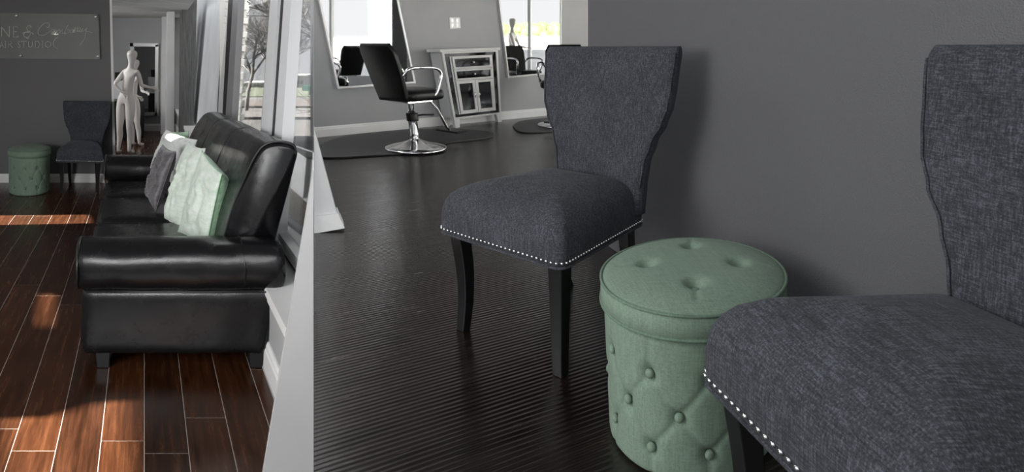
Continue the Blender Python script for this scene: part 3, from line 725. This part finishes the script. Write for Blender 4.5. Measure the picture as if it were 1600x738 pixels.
# --- waiting-room chair and ottoman ----------------------------------------------------
zc = ZL
fl0 = onfloor(86, 296, ZL); fr0 = onfloor(158, 303, ZL); 
kk = 1.10
Yc = (fl0.y+fr0.y)/2; Uc = Vector((1.0, -.10)); Vc = Vector((-.565, 1.0))*.95
accent_chair(((124-PX)*6.03/F, 6.03), (Uc.x*1.12, Uc.y*1.12), (-.50, .86), ZL, 'charcoal accent chair against the dark wall, left of the sofa', k=1.04, bh=.965, backa=.04)
ottoman(((46-PX)*6.2/F, 6.2), .235, .50, ZL, -.565, 'green tufted round ottoman against the dark wall under the glass sign', rot=.3, taper=.02, lid=.07)
# --- glass company sign ------------------------------------------------------------------
SY = BY-.035
sign = thing('wall_sign', P(80, 92, SY), 'clear glass sign plate with etched salon name on the dark wall', 'sign')
zs = lambda x, y: P(x, y, SY)
obj('glass_plate', prism([zs(-90, 19), zs(153.5, 22), zs(156, 92.5), zs(-90, 91)], (0, .008, 0)), M['sign_glass'], sign, smooth=False)
for x, y in ((26.3, 24.6), (150, 26), (33, 87), (153, 88)):
    c = zs(x, y); rg = [[c+Vector((R_*math.cos(q), d, R_*math.sin(q))) for q in [2*math.pi*k/16 for k in range(16)]] for R_, d in ((.010, .035), (.010, .0), (.017, 0), (.017, -.012), (.013, -.018))]
    obj('standoff', loft(rg), M['nail'], sign)
def z4(x, y): return P(x/8.2, 10+y/8.2, SY-.003)
def strokes(lines, w=.0036, sm=True):
    out = []
    for l in lines:
        pts = [z4(x, y) for x, y in l]
        if sm and len(pts) > 2: pts = smoothpath(pts, 5)
        out.append(tube(pts, w, 5))
    return join(*out)
obj('lettering', strokes([[(22, 388), (22, 265)], [(22, 265), (120, 392)], [(120, 392), (120, 262)], [(108, 262), (132, 262)],
     [(175, 265), (175, 392)], [(165, 263), (222, 263), (222, 275)], [(175, 326), (212, 326)], [(165, 393), (230, 393), (232, 378)]], .0042, False), M['etch'], sign)
obj('lettering', strokes([[(400, 270), (385, 248), (355, 252), (342, 280), (358, 312), (385, 322)], [(385, 322), (330, 330), (303, 365), (325, 395), (365, 390), (392, 360), (398, 335)], [(290, 345), (330, 330), (380, 338), (425, 345), (420, 360)], [(340, 398), (356, 416), (372, 398)]], .0036), M['etch'], sign)
obj('lettering', strokes([
  [(600, 265), (622, 270), (632, 235), (615, 213), (570, 218), (520, 262), (488, 325), (500, 362), (550, 370), (610, 345), (650, 310)],
  [(690, 298), (665, 300), (655, 340), (675, 360), (700, 330), (692, 300), (720, 305)],
  [(735, 300), (722, 355), (745, 310), (765, 300), (760, 350), (785, 308), (803, 300), (795, 350), (825, 335)],
  [(872, 240), (845, 290), (828, 350), (850, 345), (885, 330), (890, 300), (862, 300)],
  [(945, 300), (915, 300), (900, 335), (925, 335), (945, 300), (940, 335), (965, 325)],
  [(965, 268), (945, 330), (975, 285), (1000, 275), (990, 325), (1020, 315)],
  [(1030, 275), (1015, 320), (1045, 325)], [(1060, 285), (1045, 310), (1070, 318), (1095, 290)], [(1110, 272), (1100, 330), (1085, 400), (1055, 455), (1020, 505)], [(1100, 320), (1150, 328), (1180, 340)],
  [(735, 395), (690, 440), (685, 500), (735, 545)]], .0034), M['etch'], sign)
def glyph(ch, x, w, y0=445, y1=530):
    m = (y0+y1)/2
    L = {'A': [[(0, y1), (.5, y0), (1, y1)], [(.2, m+12), (.8, m+12)]], 'I': [[(.5, y0), (.5, y1)], [(.2, y0), (.8, y0)], [(.2, y1), (.8, y1)]],
         'R': [[(.1, y1), (.1, y0), (.7, y0+5), (.75, m-12), (.1, m)], [(.35, m), (1, y1)]],
         'S': [[(.85, y0+15), (.5, y0), (.15, y0+18), (.5, m), (.88, y1-20), (.5, y1), (.1, y1-15)]],
         'T': [[(.5, y0), (.5, y1)], [(0, y0+10), (0, y0), (1, y0), (1, y0+10)]],
         'U': [[(.1, y0), (.1, y1-25), (.5, y1), (.9, y1-25), (.9, y0)]],
         'D': [[(.1, y0), (.1, y1), (.6, y1-4), (.95, m), (.6, y0+4), (.1, y0)]],
         'O': [[(.5, y0), (.95, y0+22), (.95, y1-22), (.5, y1), (.05, y1-22), (.05, y0+22), (.5, y0)]]}[ch]
    return [[(x+a*w, b) for a, b in l] for l in L]
for word in ((('A', 0, 45), ('I', 60, 22), ('R', 105, 58)), (('S', 222, 45), ('T', 275, 62), ('U', 360, 60), ('D', 448, 68), ('I', 535, 22), ('O', 575, 80))):
    gl = []
    for ch, x, w in word: gl += glyph(ch, x, w)
    obj('lettering', strokes(gl, .0038, False), M['etch'], sign)
# --- mannequins (skin-modifier bodies) -------------------------------------------------------
def mannequin(base, h, joints_fn, label, seed=0):
    V, E, R_ = joints_fn(h)
    me = bpy.data.meshes.new('mannequin'); me.from_pydata([tuple(v) for v in V], E, []); me.materials.append(M['mannequin'])
    o = bpy.data.objects.new('mannequin', me); COL.objects.link(o); o.location = base
    sk = o.modifiers.new('skin', 'SKIN'); sk.use_smooth_shade = True; sk.branch_smoothing = .6
    lay = me.skin_vertices[0].data if me.skin_vertices else None
    if lay is None:
        bm = bmesh.new(); bm.from_mesh(me); bm.verts.layers.skin.verify(); bm.to_mesh(me); bm.free(); lay = me.skin_vertices[0].data
    for i, r in enumerate(R_): lay[i].radius = r if isinstance(r, tuple) else (r, r)
    lay[0].use_root = True
    sb = o.modifiers.new('sub', 'SUBSURF'); sb.levels = 2; sb.render_levels = 2
    return tag(o, label, 'mannequin')
def body(h, lf, rf, larm, rarm, lean=0, sw=.135):
    """x = picture right, y = away, z up; returns verts, edges, radii (x,z skin radii)"""
    V, E, R_ = [], [], []
    def add(p, r, par=None):
        V.append(Vector(p)*h/1.65); R_.append(tuple(x*h/1.65 for x in (r if isinstance(r, tuple) else (r, r)))); i = len(V)-1
        if par is not None: E.append((par, i))
        return i
    pel = add((.0, 0, .86), (.075+sw*.37, .105)); w1 = add((.0, .0, .95), (.105, .085), pel); w2 = add((lean*.3, 0, 1.03), (.088, .072), w1)
    ch = add((lean*.6, -.005, 1.15), (sw*.82, .085), w2); c2 = add((lean, -.005, 1.26), (sw*.86, .080), ch); nk = add((lean, .0, 1.345), (.045, .045), c2)
    n2 = add((lean+.005, .0, 1.41), (.038, .040), nk); hd = add((lean+.015, .0, 1.46), (.055, .060), n2); h2 = add((lean+.02, .0, 1.54), (.082, .095), hd); h3 = add((lean+.015, 0, 1.61), (.060, .070), h2)
    for sgn, ft in ((-1, lf), (1, rf)):
        hip = add((sgn*.068, 0, .80), (.082, .085), pel); a = Vector((sgn*.068, 0, .80)); f = Vector(ft)
        th = a.lerp(f, .25); i1 = add(th, .068, hip); kn = a.lerp(f, .5)+Vector((0, -.01, 0)); i2 = add(kn, .046, i1)
        cf = a.lerp(f, .66)+Vector((0, .015, 0)); i3 = add(cf, .046, i2); an = a.lerp(f, .93); i4 = add(an, .026, i3)
        i5 = add(f+Vector((0, .0, .02)), (.026, .026), i4); i6 = add(f+Vector((sgn*.015-.02, -.07 if False else .08, -.005)), (.030, .018), i5); add(f+Vector((sgn*.02-.02, .14, -.012)), (.020, .012), i6)
    for sgn, pts in ((-1, larm), (1, rarm)):
        sh = add((lean+sgn*sw, 0, 1.285), .042, c2); el = Vector(pts[0]); hn = Vector(pts[1]); s0 = Vector((lean+sgn*(sw+.01), 0, 1.28))
        i1 = add(s0.lerp(el, .5), .035, sh); i2 = add(el, .029, i1); i3 = add(el.lerp(hn, .45), .027, i2); i4 = add(hn, .018, i3)
        d = (hn-el).normalized(); i5 = add(hn+d*.05, (.030, .016), i4)
        s_ = d.cross(Vector((0, 1, 0))); s_ = s_.normalized() if s_.length > .1 else Vector((1, 0, 0))
        for k, L in ((-1.5, .065), (-.5, .08), (.5, .078), (1.5, .06)):
            j = add(hn+d*(.05+L*.5)+s_*k*.014, .008, i5); add(hn+d*(.05+L)+s_*k*.016+Vector((0, -.012, -.008)), .006, j)
        j = add(hn+d*.03+s_*.032, .009, i4); add(hn+d*.065+s_*.042, .007, j)
    return V, E, R_
mb = onfloor(197, 241, ZL)
Y0 = mb.y
ft = lambda x: (x-197)*Y0/F
mannequin(mb, 1.66, lambda h: body(h, (ft(185), .0, .03), (ft(203), -.02, .03), ((-.105, -.12, 1.08), (.0, -.10, .96)), ((.185, .08, 1.06), (.30, .16, 1.01)), lean=.075, sw=.095),
          'white mannequin seen from behind, left hand on hip, feet apart', )
mb2 = onfloor(206, 229, ZL)
mannequin(mb2, 1.50, lambda h: body(h, (.0, .05, .03), (.14, .0, .03), ((-.05, .12, .98), (.0, .20, .9)), ((.19, .0, 1.02), (.28, -.05, 1.0)), lean=.04, sw=.10),
          'second white mannequin half hidden behind the front one, right of it')
# --- far-room furnishings -----------------------------------------------------------------------
fm = thing('wall_mirror', P(226, 180, FY-.03), 'tall white-framed mirror on the far wall behind the mannequins', 'mirror', None)
q = lambda x, y, d=.03: P(x, y, FY-d)
obj('glass', prism([q(207, 71), q(244, 71), q(243, 178), q(207, 178)], (0, .01, 0)), M['mirror'], fm, smooth=False)
for pts in ([(203, 67), (247.5, 68), (247, 73), (203, 72.5)], [(242.5, 70), (247.5, 70), (246, 181), (241.5, 181)], [(203, 67), (208, 67), (208, 181), (204, 181)], [(204, 176), (246, 176), (246, 181), (204, 181)]):
    obj('frame', prism([q(x, y, .05) for x, y in pts], (0, .04, 0)), M['silver_frame'], fm, smooth=False)
dk = onfloor(190, 236, ZL)
cb = thing('reception_desk', (P(190, 0, 9.6).x, 9.6, ZL), 'black cabinet with a white top shelf behind the front mannequin', 'desk')
a, b = P(176, 0, 10.05).x, P(201, 0, 9.6).x; zt = P(0, 158, 9.6).z
obj('cabinet', box(a, b, 9.6, 10.1, ZL, zt), M['vinyl'], cb, smooth=False, bevel=.005)
obj('back_panel', box(a, P(200, 0, 10.05).x, 10.02, 10.1, zt, P(0, 126, 10.02).z), M['pale_wall'], cb, smooth=False)
tag(obj('picture_frame', box(P(181, 0, 10.05).x, P(188, 0, 10.05).x, 10.02, 10.10, P(0, 126, 10.02).z, P(0, 113, 10.05).z), M['vinyl'], smooth=False), 'small black frame standing on the white shelf by the mannequin', 'frame')
# --- salon: wall mirrors ------------------------------------------------------------------------
fw = lambda x, y, d=.0: onplane(x, y, FW0+fnor*d, fnor)
def wallmirror(quad, fr, label):
    c = fw(*quad[3]); t = thing('salon_mirror', c, label, 'mirror', 'framed salon mirrors on the grey wall')
    obj('glass', prism([fw(x, y, .035) for x, y in quad], -fnor*.03), M['mirror'], t, smooth=False)
    n = len(quad); pts = [fw(x, y, .045) for x, y in quad]; cc = sum(pts, Vector())/4
    inn = []
    for i in range(4):
        a, b_, c_ = pts[i-1], pts[i], pts[(i+1) % 4]; inn.append(b_+((a-b_).normalized()+(c_-b_).normalized())*fr)
    for i in range(4):
        j = (i+1) % 4; obj('frame', prism([pts[i], pts[j], inn[j], inn[i]], -fnor*.045), M['silver_frame'], t, smooth=False)
    return t
wallmirror([(493, -25), (620, -14), (650, 130), (528, 139)], .022, 'large framed mirror behind the styling chair, left of the mirrored cabinet')
wallmirror([(778, -12), (878, -10), (877, 114), (794.5, 122)], .022, 'large framed mirror right of the mirrored cabinet')
# outlet
ol = thing('wall_outlet', fw(711, 35), 'white double power outlet high on the grey wall between the mirrors', 'outlet')
obj('plate', prism([fw(x, y, .008) for x, y in ((702, 27), (719, 27), (720, 44), (703, 45))], -fnor*.008), M['trim_white'], ol, smooth=False, bevel=.002)
for x in (707, 715):
    for y in (32, 39.5): obj('socket', prism([fw(x+dx, y+dy, .010) for dx, dy in ((-1.8, -2.6), (1.8, -2.6), (1.8, 2.6), (-1.8, 2.6))], -fnor*.004), M['silver_frame'], ol, smooth=False)
# --- mirrored cabinet -------------------------------------------------------------------------------
TLc, TRc, BRc, BLc = (689.5, 77), (777.5, 74), (784, 190.5), (712, 200)
pBL = onfloor(*BLc); pBR = onfloor(*BRc); cn = Vector((pBR.y-pBL.y, -(pBR.x-pBL.x), 0)).normalized()
pTL = onplane(*TLc, pBL, cn); pTR = onplane(*TRc, pBL, cn)
cab = thing('mirrored_cabinet', (pBL+pBR)/2, 'small silver mirrored cabinet with two drawers and two doors', 'cabinet')
def CM(u, v, d): return (pBL*(1-u)+pBR*u)*(1-v)+(pTL*(1-u)+pTR*u)*v-cn*d
def cbox(u0, u1, v0, v1, d0, d1):
    V = [CM(u, v, d) for d in (d0, d1) for u, v in ((u0, v0), (u1, v0), (u1, v1), (u0, v1))]
    return V, [(0, 3, 2, 1), (4, 5, 6, 7), (0, 1, 5, 4), (1, 2, 6, 5), (2, 3, 7, 6), (3, 0, 4, 7)]
def frame4(u0, u1, v0, v1, wu, wv, d0, d1): return join(cbox(u0, u1, v0, v0+wv, d0, d1), cbox(u0, u1, v1-wv, v1, d0, d1), cbox(u0, u0+wu, v0+wv, v1-wv, d0, d1), cbox(u1-wu, u1, v0+wv, v1-wv, d0, d1))
D = .24
obj('body', cbox(.02, .98, .11, .965, .02, D), M['cab_edge'], cab, smooth=False)
obj('side_panel', cbox(.0, .02, .13, .95, .03, D-.01), M['silver_frame'], cab, smooth=False)
obj('top', cbox(-.035, 1.035, .962, 1.0, -.015, D+.01), M['cab_edge'], cab, smooth=False, bevel=.004)
obj('front_frame', join(frame4(0.0, 1.0, .11, .962, .035, .02, .0, .02), frame4(.115, .885, .165, .905, .02, .012, .0, .02)), M['cab_edge'], cab, smooth=False)
obj('mirror_strip', join(cbox(.035, .115, .13, .942, .012, .02), cbox(.885, .965, .13, .942, .012, .02), cbox(.115, .885, .905, .942, .012, .02), cbox(.115, .885, .13, .165, .012, .02)), M['black_glass'], cab, smooth=False)
for v0, v1 in ((.745, .895), (.60, .735)):
    dr = obj('drawer', frame4(.145, .855, v0, v1, .035, .022, -.012, .02), M['cab_edge'], cab, smooth=False)
    obj('drawer_glass', cbox(.18, .82, v0+.022, v1-.022, .0, .02), M['black_glass'], dr, smooth=False)
    c = CM(.5, (v0+v1)/2, -.025); obj('knob', sphere(c, .014, 10, 7), M['chrome'], dr)
for u0, u1, hk in ((.145, .495, .46), (.505, .855, .54)):
    dr = obj('door', frame4(u0, u1, .175, .59, .05, .035, -.012, .02), M['cab_edge'], cab, smooth=False)
    obj('door_glass', cbox(u0+.05, u1-.05, .21, .555, .0, .02), M['black_glass'], dr, smooth=False)
    obj('handle', tube([CM(hk, .36, -.02), CM(hk, .40, -.035), CM(hk, .44, -.02)], .006, 8), M['chrome'], dr)
for u0, u1, d0, d1 in ((0, .11, .0, .05), (.89, 1, .0, .05), (0, .11, D-.05, D), (.89, 1, D-.05, D)):
    f = .25
    V = [CM(u, v, d) for v, sh in ((0, 1), (.115, 0)) for u, d in ((u0+(u1-u0)*f*sh*(u0 > .5), d0), (u1-(u1-u0)*f*sh*(u0 < .5), d0), (u1-(u1-u0)*f*sh*(u0 < .5), d1), (u0+(u1-u0)*f*sh*(u0 > .5), d1))]
    obj('leg', (V, [(0, 3, 2, 1), (4, 5, 6, 7), (0, 1, 5, 4), (1, 2, 6, 5), (2, 3, 7, 6), (3, 0, 4, 7)]), M['cab_edge'], cab, smooth=False)
# --- styling chairs and floor mats -------------------------------------------------------------------
def floor_mat(name, pix, label):
    pts = [onfloor(x, y, .004) for x, y in pix]; pts = smoothpath(pts+[pts[0]], 5)[:-1]
    tag(obj(name, prism(pts, (0, 0, .012)), M['rubber_mat'], smooth=False, loc=pts[0]), label, 'mat', 'black anti-fatigue mats')
floor_mat('floor_mat', [(494, 243), (500, 228), (540, 214), (600, 207), (660, 203), (720, 203), (765, 208), (770, 214), (745, 219), (700, 224), (690, 232), (640, 240), (560, 246), (510, 248)], 'black rubber floor mat under the styling chair')
floor_mat('floor_mat', [(801, 198), (812, 191), (840, 187), (900, 182), (940, 186), (930, 200), (880, 205), (840, 208), (812, 207)], 'black rubber floor mat below the right-hand mirror')
def styling_chair(C, fdir_, label, k=1.0, lean=0.0):
    C = Vector((C[0], C[1], .016)); fd = Vector((fdir_[0], fdir_[1], 0)).normalized(); sd_ = Vector((-fd.y, fd.x, 0))
    mp = lambda f, s, z: C+fd*(f*k)+sd_*(s*k)+Vector((-lean*z, 0, z*k))
    t = thing('styling_chair', C, label, 'chair', 'black hydraulic styling chairs')
    X = lambda vf: xf(vf, lambda p: mp(p.x, p.y, p.z))
    obj('base', X(lathe([(.30, 0), (.305, .008), (.295, .018), (.24, .030), (.15, .050), (.075, .075), (.05, .09), (.045, .10)], (0, 0, 0), 56)), M['chrome'], t)
    obj('cylinder', X(lathe([(.045, .08), (.045, .30), (.050, .31), (.050, .36), (.03, .37), (.03, .48)], (0, 0, 0), 24)), M['chrome'], t)
    obj('collar', X(lathe([(.058, .27), (.06, .28), (.06, .34), (.055, .35)], (0, 0, 0), 20)), M['vinyl'], t)
    obj('pedal', X(tube([(.04, -.03, .32), (.10, -.06, .325), (.20, -.10, .32)], .009, 8)), M['vinyl'], t)
    obj('seat_plate', X(box(-.16, .16, -.15, .15, .46, .485)), M['chrome'], t, smooth=False)
    rings = [[(x*s+.0, y*s, z) for x, y in rrect(.26, .25, .11, 6, .03)] for s, z in ((.90, .48), (.97, .49), (1.0, .515), (1.0, .545), (.97, .57), (.85, .585), (.5, .59), (.05, .59))]
    obj('seat', X(loft([[Vector(p) for p in r] for r in rings])), M['vinyl'], t)
    rings = []
    for i in range(15):
        f = i/14; z = .48+.55*f; hw = .20+.045*math.sin(f*math.pi*.62)-(.03*max(0, f-.85)/.15); rg = []
        for x, y in rrect(hw, .028 if f < .97 else .015, .014, 4):
            rg.append(Vector((-.22-.16*f+y+.30*x*x*1.6, x, z)))
        rings.append(rg)
    obj('backrest', X(loft(rings)), M['vinyl'], t)
    for s in (-1, 1):
        pth = smoothpath([(-.26, s*.23, .72), (-.20, s*.27, .79), (-.05, s*.285, .80), (.12, s*.285, .79), (.19, s*.28, .74), (.17, s*.27, .64), (.12, s*.24, .53), (.06, s*.2, .50)], 5)
        ar = obj('armrest', X(tube(pth, .016, 10)), M['chrome'], t)
    ft_ = smoothpath([(.08, -.09, .47), (.20, -.09, .46), (.30, -.09, .36), (.48, -.09, .12), (.52, -.09, .10), (.52, .09, .10)], 5)
    fr_ = obj('footrest', X(tube([(.08, -.07, .47), (.20, -.07, .45), (.30, -.06, .36), (.44, -.02, .16), (.50, 0, .12)], .014, 8)), M['chrome'], t)
    obj('foot_plate', X(box(.44, .60, -.16, .16, .105, .125)), M['vinyl'], fr_, bevel=.008)
    return t
c1 = onfloor(650, 231, .02)
styling_chair((c1.x, c1.y), (.70, .72), 'black styling chair on a round chrome base, facing the mirrored cabinet', 1.0, lean=.12)
c2 = onfloor(878, 196, .02)
styling_chair((c2.x, c2.y), (-.3, -1), 'black styling chair mostly hidden behind the charcoal chair, only its headrest top showing', 1.0)
# things by the salon window that show up in the mirrors
def mirror_pt(x, y, depth):
    p = fw(x, y, .035); d = (p-Vector((0, 0, 1))).normalized(); r = d-2*d.dot(fnor)*fnor; return p+r*depth
mp_ = mirror_pt(800, 40, 3.6)
mannequin((mp_.x, mp_.y, 0), 1.66, lambda h: body(h, (-.06, 0, .03), (.06, 0, .03), ((-.2, .1, 1.03), (-.13, .2, .95)), ((.2, .1, 1.03), (.2, .25, 1.0))), 'white mannequin by the salon window, visible in the right-hand mirror')
mp3 = mirror_pt(818, 90, 2.1)
styling_chair((mp3.x, mp3.y), (-.6, .8), 'black styling chair by the salon window, visible in the right-hand mirror')
mp4 = mirror_pt(540, 100, 3.9)
styling_chair((mp4.x, mp4.y), (.5, -.85), 'black styling chair in the salon, visible in the left-hand mirror')
dcp = mirror_pt(630, 60, 4.2)
struct('trim_17', box(dcp.x-.17, dcp.x+.17, dcp.y-.17, dcp.y+.17, 0, 2.6), M['charcoal_wall'])
